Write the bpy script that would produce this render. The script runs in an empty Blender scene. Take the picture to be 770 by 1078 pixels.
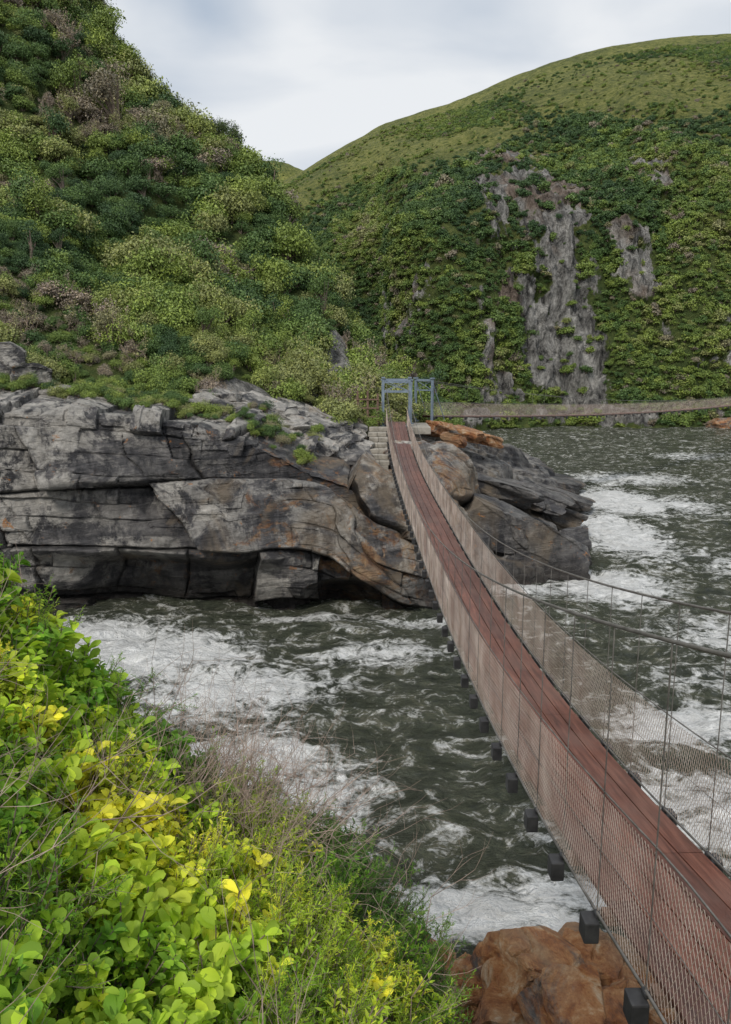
import bpy, math, bmesh
import numpy as np
rng=np.random.default_rng(7)
H=13.0
scene=bpy.context.scene
scene.view_settings.view_transform='Standard'
scene.view_settings.look='None'
scene.view_settings.exposure=0

# ---------------------------------------------------------------- noise
def _h(ix,iy,iz,s):
    ix=np.asarray(ix).astype(np.int64);iy=np.asarray(iy).astype(np.int64);iz=np.asarray(iz).astype(np.int64)
    n=(ix*374761393+iy*668265263+iz*1442695041+s*1013904223)&0xFFFFFFFF
    n=((n^(n>>13))*1274126177)&0xFFFFFFFF
    n=((n^(n>>16))*1103515245)&0xFFFFFFFF
    n=n^(n>>15)
    return (n&0xFFFFFF)/float(0xFFFFFF)
def vnoise(x,y,z,s=0):
    x,y,z=np.broadcast_arrays(np.asarray(x,float),np.asarray(y,float),np.asarray(z,float))
    ix=np.floor(x);iy=np.floor(y);iz=np.floor(z)
    fx=x-ix;fy=y-iy;fz=z-iz
    fx=fx*fx*(3-2*fx);fy=fy*fy*(3-2*fy);fz=fz*fz*(3-2*fz)
    r=0
    for dx in (0,1):
        for dy in (0,1):
            for dz in (0,1):
                w=(fx if dx else 1-fx)*(fy if dy else 1-fy)*(fz if dz else 1-fz)
                r=r+w*_h(ix+dx,iy+dy,iz+dz,s)
    return r*2-1
def fbm(x,y,z,s=0,o=4):
    a=1.;t=0;n=0;f=1.
    for i in range(o):
        t=t+a*vnoise(x*f+i*17.3,y*f+i*5.1,z*f+i*9.7,s+i);n+=a;a*=.5;f*=2.03
    return t/n
def ridg3(x,y,z,s,o=4):
    a=1.;t=0;n=0
    for i in range(o):
        t=t+a*(1-np.abs(vnoise(x+i*9.1,y-i*4.2,z+i,s+i))*2);n+=a;a*=.5;x=x*2.1;y=y*2.1;z=z*2.1
    return t/n
def sstep(a,b,x):
    t=np.clip((x-a)/(b-a),0,1);return t*t*(3-2*t)
def gb(c,s,X): return np.exp(-((X-c)/s)**2)

# ---------------------------------------------------------------- mesh helpers
def link(ob,parent=None):
    scene.collection.objects.link(ob)
    if parent: ob.parent=parent
    return ob
def make_mesh(name,V,F,mats,smooth=False,attrs=None,mi=None):
    V=np.ascontiguousarray(V,dtype=np.float32).reshape(-1,3)
    me=bpy.data.meshes.new(name)
    me.vertices.add(len(V));me.vertices.foreach_set('co',V.ravel())
    if F is not None and len(F):
        F=np.asarray(F,dtype=np.int32);k=F.shape[1]
        me.loops.add(F.size);me.loops.foreach_set('vertex_index',F.ravel())
        me.polygons.add(len(F))
        me.polygons.foreach_set('loop_start',np.arange(0,F.size,k,dtype=np.int32))
        me.polygons.foreach_set('loop_total',np.full(len(F),k,dtype=np.int32))
        if mi is not None: me.polygons.foreach_set('material_index',np.asarray(mi,dtype=np.int32))
        me.polygons.foreach_set('use_smooth',np.full(len(F),smooth,dtype=bool))
    for m in mats: me.materials.append(m)
    me.update(calc_edges=True)
    if attrs:
        for k2,a in attrs.items():
            a=np.asarray(a)
            if a.ndim==2:
                at=me.attributes.new(k2,'FLOAT_VECTOR','POINT');at.data.foreach_set('vector',a.astype(np.float32).ravel())
            elif a.dtype.kind=='i':
                at=me.attributes.new(k2,'INT','POINT');at.data.foreach_set('value',a.astype(np.int32))
            else:
                at=me.attributes.new(k2,'FLOAT','POINT');at.data.foreach_set('value',a.astype(np.float32).ravel())
    return bpy.data.objects.new(name,me)
def grid_faces(nv,nu):
    i=np.arange((nv-1))[:,None]*nu+np.arange(nu-1)[None,:]
    i=i.ravel()
    return np.stack([i,i+1,i+nu+1,i+nu],1)
def grid_normals(P):
    du=np.gradient(P,axis=1);dv=np.gradient(P,axis=0)
    n=np.cross(du,dv);n/=np.linalg.norm(n,axis=2,keepdims=True)+1e-9
    return n
def cr(A,n,linear=False):
    A=np.asarray(A,float);K=A.shape[0]
    t=np.linspace(0,K-1,n);i=np.minimum(t.astype(int),K-2);f=(t-i).reshape((-1,)+(1,)*(A.ndim-1))
    p1=A[i];p2=A[i+1]
    if linear: return p1*(1-f)+p2*f
    p0=np.where((i>0).reshape(f.shape),A[np.maximum(i-1,0)],2*p1-p2)
    p3=np.where((i<K-2).reshape(f.shape),A[np.minimum(i+2,K-1)],2*p2-p1)
    return .5*((2*p1)+(-p0+p2)*f+(2*p0-5*p1+4*p2-p3)*f*f+(-p0+3*p1-3*p2+p3)*f**3)
def loft(rows,nv,nu,linv=False):
    A=cr(np.array(rows,float),nv,linv)
    A=np.swapaxes(cr(np.swapaxes(A,0,1),nu),0,1)
    return A
def tubes(p0,p1,r0,r1,k=4):
    p0=np.asarray(p0,float).reshape(-1,3);p1=np.asarray(p1,float).reshape(-1,3);n=len(p0)
    r0=np.broadcast_to(np.asarray(r0,float),(n,));r1=np.broadcast_to(np.asarray(r1,float),(n,))
    d=p1-p0;d/=np.linalg.norm(d,axis=1,keepdims=True)+1e-9
    ref=np.where(np.abs(d[:,2:3])>.9,np.array([[1.,0,0]]),np.array([[0,0,1.]]))
    a=np.cross(d,ref);a/=np.linalg.norm(a,axis=1,keepdims=True)+1e-9
    b=np.cross(d,a)
    th=np.arange(k)*2*math.pi/k
    ring=a[:,None,:]*np.cos(th)[None,:,None]+b[:,None,:]*np.sin(th)[None,:,None]
    V=np.concatenate([p0[:,None]+ring*r0[:,None,None],p1[:,None]+ring*r1[:,None,None]],1)
    base=(np.arange(n)*2*k)[:,None]
    j=np.arange(k);j2=(j+1)%k
    F=np.stack([base+j,base+j2,base+k+j2,base+k+j],2).reshape(-1,4)
    return V.reshape(-1,3),F
def merge(parts):
    Vs=[];Fs=[];o=0
    for V,F in parts:
        Vs.append(V);Fs.append(np.asarray(F)+o);o+=len(V)
    return np.concatenate(Vs),np.concatenate(Fs)
def polytube(pts,r,k=6):
    pts=np.asarray(pts,float)
    t=np.gradient(pts,axis=0);t/=np.linalg.norm(t,axis=1,keepdims=True)+1e-9
    ref=np.array([0,0,1.]) if abs(t[:,2]).mean()<.8 else np.array([1.,0,0])
    a=np.cross(t,ref);a/=np.linalg.norm(a,axis=1,keepdims=True)+1e-9
    b=np.cross(t,a);th=np.arange(k)*2*math.pi/k
    r=np.broadcast_to(np.asarray(r,float),(len(pts),))
    V=pts[:,None]+(a[:,None]*np.cos(th)[None,:,None]+b[:,None]*np.sin(th)[None,:,None])*r[:,None,None]
    n=len(pts);i=np.arange(n-1)[:,None]*k;j=np.arange(k);j2=(j+1)%k
    F=np.stack([i+j,i+j2,i+k+j2,i+k+j],2).reshape(-1,4)
    return V.reshape(-1,3),F
bm_=bmesh.new();bmesh.ops.create_cube(bm_,size=1)
CV=np.array([v.co[:] for v in bm_.verts]);CF=np.array([[v.index for v in f.verts] for f in bm_.faces]);bm_.free()
def box(c,s,rz=0):
    V=CV*np.array(s,float)
    cc,ss=math.cos(rz),math.sin(rz);V=V@np.array([[cc,-ss,0],[ss,cc,0],[0,0,1]]).T
    return V+np.array(c,float),CF
def bevelled(ob,w=.01,seg=2):
    m=ob.modifiers.new('bevel','BEVEL');m.width=w;m.segments=seg;m.limit_method='ANGLE';return ob
def empty(name):
    e=bpy.data.objects.new(name,None);scene.collection.objects.link(e);return e

# ---------------------------------------------------------------- material helper
class M:
    def __init__(s,name):
        s.m=bpy.data.materials.new(name);s.m.use_nodes=True;s.t=s.m.node_tree
        s.t.nodes.clear();s.out=s.n('ShaderNodeOutputMaterial')
        s.b=s.n('ShaderNodeBsdfPrincipled');s.l(s.b.outputs[0],s.out.inputs[0])
        s.geo=s.n('ShaderNodeNewGeometry');s.pos=s.geo.outputs['Position']
    def n(s,t): return s.t.nodes.new(t)
    def l(s,a,b): s.t.links.new(a,b)
    def put(s,v,sock):
        if v is None: return
        if isinstance(v,bpy.types.NodeSocket): s.l(v,sock)
        else:
            if hasattr(v,'__len__') and len(v)==3 and sock.type=='RGBA': v=(*v,1)
            sock.default_value=v
    def noise(s,scale,detail=6,rough=.6,dist=0,vec=None,stretch=None,rot=None):
        n=s.n('ShaderNodeTexNoise');n.inputs['Scale'].default_value=scale;n.inputs['Detail'].default_value=detail
        n.inputs['Roughness'].default_value=rough;n.inputs['Distortion'].default_value=dist
        v=vec or s.pos
        if stretch or rot:
            if rot:
                mp=s.n('ShaderNodeMapping');mp.inputs['Rotation'].default_value=rot;s.l(v,mp.inputs[0]);v=mp.outputs[0]
            mp=s.n('ShaderNodeMapping');mp.inputs['Scale'].default_value=stretch or (1,1,1)
            s.l(v,mp.inputs[0]);v=mp.outputs[0]
        s.l(v,n.inputs['Vector']);return n.outputs['Fac']
    def ramp(s,f,stops,interp='LINEAR'):
        n=s.n('ShaderNodeValToRGB');cr_=n.color_ramp;cr_.interpolation=interp
        while len(cr_.elements)<len(stops): cr_.elements.new(.5)
        for e,(p,c) in zip(cr_.elements,stops):
            e.position=p;e.color=(*c,1) if hasattr(c,'__len__') else (c,c,c,1)
        s.l(f,n.inputs[0]);return n.outputs[0]
    def mix(s,f,a,b,mode='MIX'):
        n=s.n('ShaderNodeMix');n.data_type='RGBA';n.blend_type=mode
        s.put(f,n.inputs[0]);s.put(a,n.inputs[6]);s.put(b,n.inputs[7]);return n.outputs[2]
    def math(s,op,a,b=None,clamp=False):
        n=s.n('ShaderNodeMath');n.operation=op;n.use_clamp=clamp
        s.put(a,n.inputs[0]);s.put(b,n.inputs[1]);return n.outputs[0]
    def attr(s,name,inst=False):
        n=s.n('ShaderNodeAttribute');n.attribute_name=name
        if inst: n.attribute_type='INSTANCER'
        return n.outputs['Fac']
    def mr(s,v,a,b,c=0,d=1):
        n=s.n('ShaderNodeMapRange');n.inputs[1].default_value=a;n.inputs[2].default_value=b
        n.inputs[3].default_value=c;n.inputs[4].default_value=d;s.put(v,n.inputs[0]);return n.outputs[0]
    def sep(s,i,vec=None):
        n=s.n('ShaderNodeSeparateXYZ');s.l(vec or s.pos,n.inputs[0]);return n.outputs[i]
    def bump(s,h,strength=.5,dist=.1):
        n=s.n('ShaderNodeBump');n.inputs['Strength'].default_value=strength;n.inputs['Distance'].default_value=dist
        s.l(h,n.inputs['Height']);s.l(n.outputs[0],s.b.inputs['Normal'])
    def fin(s,col=None,rough=.8,spec=None,metal=0):
        if col is not None: s.put(col,s.b.inputs['Base Color'])
        s.put(rough,s.b.inputs['Roughness'])
        if spec is not None: s.b.inputs['Specular IOR Level'].default_value=spec
        s.put(metal,s.b.inputs['Metallic'])
        return s.m

def rock_mat(name,wetz=1.4,strong=0.,wn=1.6):
    m=M(name)
    n1=m.noise(.22,4,.65,.8);n2=m.noise(1.7,6,.75,.4);strata=m.noise(.8,6,.75,.6,rot=(0,.12,0),stretch=(.3,.3,3.0))
    base=m.ramp(strata,[(.30,(.035,.034,.037)),(.43,(.10,.096,.10)),(.53,(.19,.18,.178)),(.66,(.44,.41,.38))])
    base=m.mix(m.ramp(n1,[(.38,0),(.54,1)]),base,m.ramp(n2,[(.34,(.024,.024,.028)),(.48,(.065,.063,.068)),(.60,(.14,.133,.13)),(.74,(.42,.39,.36))]))
    st=m.noise(.8,5,.65,.5,stretch=(1.6,1.6,.22))
    base=m.mix(m.ramp(st,[(.48,0),(.60,.75)]),base,(.028,.028,.032))
    pm=m.math('MULTIPLY',m.ramp(m.noise(.45,6,.75,.5),[(.46,0),(.54,1)]),m.attr('pale'))
    base=m.mix(pm,base,m.ramp(n2,[(.3,(.22,.205,.185)),(.65,(.68,.64,.58))]))
    sel=m.math('ADD',m.noise(.5,7,.78,1.,stretch=(1,1,1.2)),m.math('MULTIPLY',m.attr('orange'),.13))
    if strong>0:
        om=m.mr(sel,.46,.58)
        oc=m.ramp(n2,[(.32,(.12,.05,.025)),(.44,(.42,.15,.04)),(.54,(.62,.30,.11)),(.66,(.80,.62,.42))])
    else:
        om=m.mr(sel,.62,.70)
        oc=m.ramp(n2,[(.32,(.07,.032,.018)),(.46,(.22,.10,.045)),(.58,(.42,.24,.11)),(.72,(.62,.48,.33))])
    base=m.mix(m.math('MULTIPLY',om,.85),base,oc)
    base=m.mix(m.mr(m.math('ADD',n1,m.math('MULTIPLY',m.attr('orange'),.12)),.58,.68,0,.5),base,(.36,.28,.19))
    lich=m.ramp(m.math('ADD',m.noise(1.1,6,.8,.3),m.math('MULTIPLY',n2,.5)),[(.90,0),(.93,.75)])
    base=m.mix(lich,base,(.55,.22,.04))
    base=m.mix(m.math('MULTIPLY',m.attr('crack_and_shade'),.8),base,(.012,.011,.011))
    z=m.sep(2);zz=m.math('ADD',z,m.mr(n1,0,1,-wn,wn))
    wet=m.mr(zz,wetz,wetz-1.2,0,1)
    base=m.mix(m.math('MULTIPLY',wet,.72),base,(.028,.022,.018))
    h=m.math('ADD',m.math('MULTIPLY',m.noise(4.5,7,.8),.9),m.math('MULTIPLY',m.noise(.8,6,.75,.6,rot=(0,.12,0),stretch=(.3,.3,3.0)),1.2))
    m.bump(h,1.,.3)
    return m.fin(base,m.mr(wet,0,1,.45,.22))
R_wall=rock_mat('cliff_rock')
R_pale=rock_mat('slab_rock',wetz=-3)
R_orange=rock_mat('orange_rock',wetz=.15,strong=1.,wn=.3)

def leaf_mat(name,stops,inst=True,trans=.25,con=1.):
    m=M(name)
    t=m.attr('tint',True) if inst else m.attr('lv')
    c=m.ramp(t,stops)
    lv=m.attr('lv')
    c=m.mix(1.,c,m.ramp(lv,[(0,(1-.5*con,1-.48*con,1-.4*con)),(.5,(1.,1.,1.)),(1,(1+.7*con,1+.6*con,1+.2*con))]),'MULTIPLY')
    m.put(c,m.b.inputs['Base Color']);m.b.inputs['Roughness'].default_value=.55
    m.b.inputs['Specular IOR Level'].default_value=.3
    if trans>0:
        tr=m.n('ShaderNodeBsdfTranslucent');m.put(c,tr.inputs[0])
        mx=m.n('ShaderNodeMixShader');mx.inputs[0].default_value=trans
        m.l(m.b.outputs[0],mx.inputs[1]);m.l(tr.outputs[0],mx.inputs[2]);m.l(mx.outputs[0],m.out.inputs[0])
    return m.m
hill_stops=[(0,(.055,.105,.042)),(.25,(.10,.17,.05)),(.5,(.23,.30,.065)),(.66,(.27,.28,.12)),(.8,(.25,.22,.16)),(1,(.32,.26,.22))]
L_hill=leaf_mat('hill_foliage',hill_stops,trans=0,con=.85)
L_fore=leaf_mat('fresh_foliage',[(0,(.06,.15,.03)),(.35,(.16,.34,.035)),(.7,(.42,.58,.055)),(1,(.78,.76,.08))],trans=.35)
m=M('twig_bark');T_bark=m.fin(m.ramp(m.noise(8,3),[(.3,(.12,.09,.07)),(.7,(.30,.23,.18))]),.9)
m=M('dry_twig');T_dry=m.fin(m.ramp(m.noise(5,3),[(.3,(.22,.15,.12)),(.7,(.48,.37,.31))]),.9)

# ---------------------------------------------------------------- prototypes
def rot_frames(n,r):
    t=np.cross(n,r.normal(size=n.shape));t/=np.linalg.norm(t,axis=1,keepdims=True)+1e-9
    b=np.cross(n,t);return t,b
def leaf_quads(c,n,size,r,asp=.6):
    t,b=rot_frames(n,r);s=size[:,None]
    V=np.stack([c-t*s,c+b*s*asp-t*s*.1,c+t*s,c-b*s*asp-t*s*.1],1)
    F=np.arange(len(c)*4).reshape(-1,4)
    return V.reshape(-1,3),F
def branches(r,base,dirn,L,rad,depth,spread=.6,nch=3,out=None):
    if out is None: out=[]
    p=np.array(base,float);d=np.array(dirn,float);k=3
    for i in range(k):
        d2=d+r.normal(size=3)*.18;d2/=np.linalg.norm(d2)
        q=p+d2*L/k
        out.append((p,q,rad*(1-.5*i/k),rad*(1-.5*(i+1)/k)))
        if depth>0 and i>0:
            for j in range(nch-1 if i<k-1 else nch):
                dd=d2+r.normal(size=3)*spread;dd[2]+=.12;dd/=np.linalg.norm(dd)
                branches(r,q,dd,L*r.uniform(.5,.8),rad*.5,depth-1,spread,nch,out)
        p=q;d=d2
    return out
def seg_tubes(out,k=3):
    return tubes([o[0] for o in out],[o[1] for o in out],[o[2] for o in out],[o[3] for o in out],k)
def new_coll(name): return bpy.data.collections.new(name)

def bush(name,seed,nleaf,size,nl=9,flat=1.,trunk=0.,spread=.6):
    r=np.random.default_rng(seed)
    parts=[];lvs=[];mis=[]
    cen=r.normal(size=(nl,3));cen/=np.linalg.norm(cen,axis=1,keepdims=True)
    cen*=r.uniform(.25,spread,size=(nl,1));cen[:,2]=np.abs(cen[:,2])*flat+.35+trunk
    rad=r.uniform(.2,.45,nl)
    per=r.integers(0,nl,nleaf)
    d=r.normal(size=(nleaf,3));d[:,2]=np.where(d[:,2]<-.4,-d[:,2],d[:,2]);d/=np.linalg.norm(d,axis=1,keepdims=True)
    lump=1+.35*vnoise(d[:,0]*3+per*7,d[:,1]*3,d[:,2]*3,seed)+.2*vnoise(d[:,0]*8+per*7,d[:,1]*8,d[:,2]*8,seed+1)
    rr=rad[per]*lump*(1+.13*r.normal(size=nleaf))
    c=cen[per]+d*rr[:,None]
    n=d+r.normal(size=d.shape)*.7;n/=np.linalg.norm(n,axis=1,keepdims=True)
    V,F=leaf_quads(c,n,size*r.uniform(.5,1.4,nleaf),r)
    lobe_l=r.uniform(-.18,.18,nl)
    lv=np.clip(r.uniform(.2,.8,nleaf)+lobe_l[per],0,1)
    parts.append((V,F));lvs.append(np.repeat(lv,4));mis.append(np.zeros(len(F),int))
    out=[]
    for i in range(nl):
        p0=np.array([0,0,0.]);p1=cen[i]*np.array([.4,.4,.6]);p2=cen[i]
        a=.05*(1+trunk)
        out+= [(p0,p1,a,a*.6),(p1,p2,a*.6,a*.25)]
    V,F=seg_tubes(out);parts.append((V,F));lvs.append(np.full(len(V),.5));mis.append(np.ones(len(F),int))
    V,F=merge(parts)
    return make_mesh(name,V,F,[L_hill,T_bark],attrs={'lv':np.concatenate(lvs)},mi=np.concatenate(mis))
def barebush(name,seed,leafy=250):
    r=np.random.default_rng(seed);out=[]
    for i in range(5):
        d=r.normal(size=3);d[2]=abs(d[2])+.7;d/=np.linalg.norm(d)
        branches(r,(0,0,0),d,.7,.022,2,.55,2,out)
    V,F=seg_tubes(out)
    tips=np.array([o[1] for o in out]);ix=r.integers(0,len(tips),leafy)
    c=tips[ix]+r.normal(size=(leafy,3))*.05;n=r.normal(size=(leafy,3));n/=np.linalg.norm(n,axis=1,keepdims=True)
    V2,F2=leaf_quads(c,n,np.full(leafy,.035),r)
    lv=np.concatenate([np.full(len(V),.5),np.repeat(r.random(leafy),4)])
    mi=np.concatenate([np.ones(len(F),int),np.zeros(len(F2),int)])
    V,F=merge([(V,F),(V2,F2)])
    return make_mesh(name,V,F,[L_hill,T_dry],attrs={'lv':lv},mi=mi)

C_near=new_coll('hill_bushes_near')
for i in range(4): C_near.objects.link(bush('bush_%s'%'abcd'[i],10+i,3600,.042,nl=12,flat=[.7,1.,.6,.9][i]))
C_near.objects.link(barebush('bush_e',31,900))
C_near.objects.link(bush('bush_f',33,2400,.04,nl=9,flat=1.1,trunk=.6,spread=.75))
C_far=new_coll('hill_bushes_far')
for i in range(4): C_far.objects.link(bush('clump_%s'%'abcd'[i],50+i,700,.09,nl=8,flat=[.6,.9,1.1,.5][i]))

def scatter(name,pts,scl,rot,idx,tint,coll):
    n=len(pts)
    scl=np.asarray(scl);scl=np.repeat(scl[:,None],3,1) if scl.ndim==1 else scl
    ob=make_mesh(name,pts,None,[],attrs={'scl':scl,'rot':rot,'idx':np.asarray(idx,dtype=np.int32),'tint':np.asarray(tint,float)})
    link(ob)
    g=bpy.data.node_groups.new(name+'_nodes','GeometryNodeTree')
    g.interface.new_socket('Geometry',in_out='INPUT',socket_type='NodeSocketGeometry')
    g.interface.new_socket('Geometry',in_out='OUTPUT',socket_type='NodeSocketGeometry')
    gi=g.nodes.new('NodeGroupInput');go=g.nodes.new('NodeGroupOutput')
    iop=g.nodes.new('GeometryNodeInstanceOnPoints');ci=g.nodes.new('GeometryNodeCollectionInfo')
    ci.inputs['Collection'].default_value=coll
    ci.inputs['Separate Children'].default_value=True;ci.inputs['Reset Children'].default_value=True
    def na(nm,dt):
        a=g.nodes.new('GeometryNodeInputNamedAttribute');a.data_type=dt;a.inputs['Name'].default_value=nm
        return a.outputs['Attribute']
    g.links.new(gi.outputs[0],iop.inputs['Points']);g.links.new(ci.outputs[0],iop.inputs['Instance'])
    iop.inputs['Pick Instance'].default_value=True
    g.links.new(na('idx','INT'),iop.inputs['Instance Index'])
    g.links.new(na('rot','FLOAT_VECTOR'),iop.inputs['Rotation'])
    g.links.new(na('scl','FLOAT_VECTOR'),iop.inputs['Scale'])
    g.links.new(iop.outputs[0],go.inputs[0])
    md=ob.modifiers.new('instances','NODES');md.node_group=g
    return ob
def sample_grid(P,n,mask,r):
    A=P[:-1,:-1];B=P[:-1,1:];C=P[1:,:-1]
    area=np.linalg.norm(np.cross(B-A,C-A),axis=2)
    w=(area*mask[:-1,:-1]).ravel();w=w/w.sum()
    k=r.choice(len(w),n,p=w);nu=P.shape[1]-1
    i=k//nu;j=k%nu;a=r.random((n,1));b=r.random((n,1))
    pts=P[i,j]*(1-a)*(1-b)+P[i,j+1]*a*(1-b)+P[i+1,j]*(1-a)*b+P[i+1,j+1]*a*b
    return pts,i,j

# ---------------------------------------------------------------- hills ground material
def hill_mat(name,up=False):
    m=M(name)
    n1=m.noise(.03,4,.65,.4);n2=m.noise(.45,8,.85,.2)
    green=m.ramp(n2,[(.3,(.045,.075,.028)),(.5,(.10,.14,.04)),(.7,(.21,.23,.07))])
    if up:
        n4=m.noise(.045,7,.78,.5)
        fy=m.ramp(n2,[(.38,(.07,.095,.03)),(.47,(.21,.235,.06)),(.55,(.33,.33,.10)),(.7,(.48,.44,.19))])
        fy=m.mix(m.ramp(n4,[(.46,0),(.62,.8)]),fy,m.ramp(n2,[(.40,(.05,.08,.028)),(.6,(.20,.225,.07))]))
        f=m.mr(m.math('ADD',m.sep(2),m.mr(n1,0,1,-50,50)),32,70)
        green=m.mix(f,green,fy)
    rk=m.noise(.35,8,.85,.5,stretch=(1,1,.4))
    rock=m.ramp(rk,[(.38,(.03,.03,.03)),(.45,(.16,.155,.145)),(.53,(.40,.385,.36)),(.64,(.80,.77,.72))])
    rock=m.mix(m.ramp(m.noise(.05,4,.6),[(.52,0),(.60,.7)]),rock,m.ramp(rk,[(.37,(.05,.035,.025)),(.6,(.42,.29,.21))]))
    a=m.math('ADD',m.attr('rock'),m.mr(m.noise(.5,6,.85),0,1,-.45,.45))
    c=m.mix(m.mr(a,.40,.48),green,rock)
    m.bump(m.noise(.5,7,.8,stretch=(1,1,.6)),1.,3.)
    return m.fin(c,.9,.2)
G_left=hill_mat('left_hill_ground');G_right=hill_mat('right_hill_ground',True)

def W(rows): 
    A=np.array(rows,float);A[...,2]+=H;return A
# ---------------------------------------------------------------- left hill
r0=[(-60,44,-1.8),(-22,46,-1.8),(-17,46.5,-2.4),(-11,47,-3.1),(-7,48,-3.2),(-4.5,49,-3.9),(-2,51,-4.5),(0,54,-4.9),(3,61,-5.2),(8,72,-6.5)]
r1=[(-65,75,25),(-32,75,20),(-23,72,12.5),(-15.5,68,7.2),(-9.5,65,2.8),(-5.9,62,.2),(-2.8,60,-2.1),(-.2,60,-3.4),(4,66,-5),(8,82,-6)]
r2=[(-75,120,64),(-48,115,59),(-35,108,40.),(-24,100,28.2),(-14,92,18.6),(-8.2,84,11.),(-3.6,75,3.4),(-.3,67,-1.8),(4,74,-4.6),(7,92,-5.5)]
r3=[(-80,160,60),(-50,150,52),(-36,140,34),(-26,130,20),(-16,118,11),(-10,108,3),(-5,95,-3),(0,85,-5),(4,90,-5.5),(6,104,-7)]
r4=[(-85,210,30),(-55,190,20),(-40,175,5),(-30,160,-3),(-20,145,-8),(-14,130,-11),(-8,115,-13),(-3,105,-14),(2,110,-14),(4,118,-14)]
P=loft(W([r0,r1,r2,r3,r4]),260,300)
N=grid_normals(P)
edge=sstep(0,.06,np.linspace(0,1,260))[:,None]
hgt=sstep(0,12,(P[...,2]-H)+8)
amp=(.35+3.4*hgt)*edge
D=amp*(fbm(P[...,0]*.10,P[...,1]*.07,P[...,2]*.03,3,5)*1.1)+.25*edge*fbm(P[...,0]*.6,P[...,1]*.6,P[...,2]*.6,9,3)
P=P+N*np.where(N[...,2:3]<0,-1,1)*D[...,None]
nn=fbm(P[...,0]*.25,P[...,1]*.2,P[...,2]*.2,21,4)
rockL=gb(-2.5,2.6,P[...,0])*gb(H-.5,4.0,P[...,2])*(P[...,1]<80)*(.85+nn*1.0)
rockL=np.maximum(rockL,sstep(-11,-8,P[...,0])*(P[...,1]<52.5)*.9)
link(make_mesh('left_hill',P.reshape(-1,3),grid_faces(*P.shape[:2]),[G_left],True,{'rock':rockL.ravel()}))
PL=P
r=np.random.default_rng(5)
vv=np.linspace(0,1,260)[:,None]*np.ones((1,300))
front=(vv<.60)&(vv>.004)&(P[...,0]>-62)
mask=front*(rockL<.5)*1.0*(1.0+2.0*(P[...,1]<68))
n=6600
pts,ii,jj=sample_grid(P,n,mask,r)
patch=fbm(pts[:,0]*.11,pts[:,1]*.09,pts[:,2]*.09,77,3)
patch2=fbm(pts[:,0]*.3,pts[:,1]*.3,pts[:,2]*.3,97,3)
scl=(.5+1.1*r.random(n)**1.5)*(.9+.8*sstep(-.3,.4,patch2))*np.interp(pts[:,1],[46,52,60,110],[.45,.75,1.,1.5])
tint=np.clip(.26+.6*patch+.6*patch2+r.normal(size=n)*.14,0,.62)
brown=(fbm(pts[:,0]*.17,pts[:,1]*.13,pts[:,2]*.2,140,3)>.16)&(r.random(n)<.6)
idx=r.choice([0,1,2,3],n)
tint=np.where(brown,r.uniform(.66,1.,n),tint);
idx=np.where(brown&(r.random(n)<.55),4,idx)
ft=r.random(n)<.05;idx=np.where(ft,5,idx)
rot=np.stack([r.normal(size=n)*.15,r.normal(size=n)*.15,r.random(n)*6.28],1)
pts[:,2]-=.2*scl
scatter('left_hill_bushes',pts,np.stack([scl,scl,scl*r.uniform(.75,1.25,n)],1),rot,idx,tint,C_near)

# ---------------------------------------------------------------- right hill
tx=np.array([-.45,-.3,-.2,-.108,-.017,.02,.055,.106,.18,.26,.34,.424,.52,.65,.9,1.3])
S =np.array([.16,.165,.168,.200,.247,.265,.276,.290,.318,.341,.354,.360,.364,.36,.34,.30])
dep=np.array([60,60,60,60,60,50,4,-6,-3,4,0,2,6,8,10,20])
def rrow(y,f,zb=None,depf=1.):
    out=[]
    for a,s,d in zip(tx,S,dep):
        yy=y+d*depf
        out.append((a*y if zb is not None or depf==0 else a*yy,yy,(s*f*yy) if zb is None else zb))
    return out
rows=[rrow(150,0,-15),rrow(160,0,-12),rrow(166,.10),rrow(171,.34),rrow(179,.56,depf=.9),rrow(208,.72,depf=.7),rrow(265,.87,depf=.3),rrow(330,.985,depf=0),rrow(400,.98,depf=0),rrow(520,.5,depf=0)]
P=loft(W(rows),400,760)
N=grid_normals(P);N=N*np.where(N[...,2:3]<0,-1,1)
vv=np.linspace(0,1,400)[:,None]
low=sstep(.08,.2,vv)*(1-sstep(.5,.85,vv))
gul=fbm(P[...,0]*.035,P[...,1]*.012,P[...,2]*.006,41,4)
rug=fbm(P[...,0]*.11,P[...,1]*.06,P[...,2]*.05,45,5)
D=low*(14*gul+5*rug)+.8*fbm(P[...,0]*.15,P[...,1]*.15,P[...,2]*.15,46,4)*sstep(.02,.2,vv)
D=D+(1-low)*sstep(.3,.5,vv)*5.0*ridg3(P[...,0]*.02,P[...,1]*.010,P[...,2]*.01,47,4)*(1-sstep(.66,.77,vv)*.85)
P=P+N*D[...,None]*np.array([1,1,.6])
X=P[...,0];Z=P[...,2]-H
nv1=fbm(X*.13+Z*.03,P[...,1]*.05,Z*.045,60,5)
nv2=fbm(X*.45,P[...,1]*.3,Z*.3,62,4)
def bx(x0,x1,z0,z1,so=5): return sstep(x0-so,x0+so,X)*(1-sstep(x1-so,x1+so,X))*sstep(z0-so,z0+so,Z)*(1-sstep(z1-so,z1+so,Z))
rk=np.maximum.reduce([bx(24,50,-10,42,5)*1.05,bx(53,72,14,46,5)*1.0,bx(-1,14,-8,26,4)*.72,bx(108,135,64,84,4)*.95,bx(9,160,-13,-9.5,2)*1.0,bx(60,110,-6,10,6)*.6,bx(24,44,44,56,4)*.6])
rk=rk*(.56+1.8*nv1+1.1*nv2)
rk=np.clip(rk,0,1)
crm=sstep(.2,.5,rk)
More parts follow.
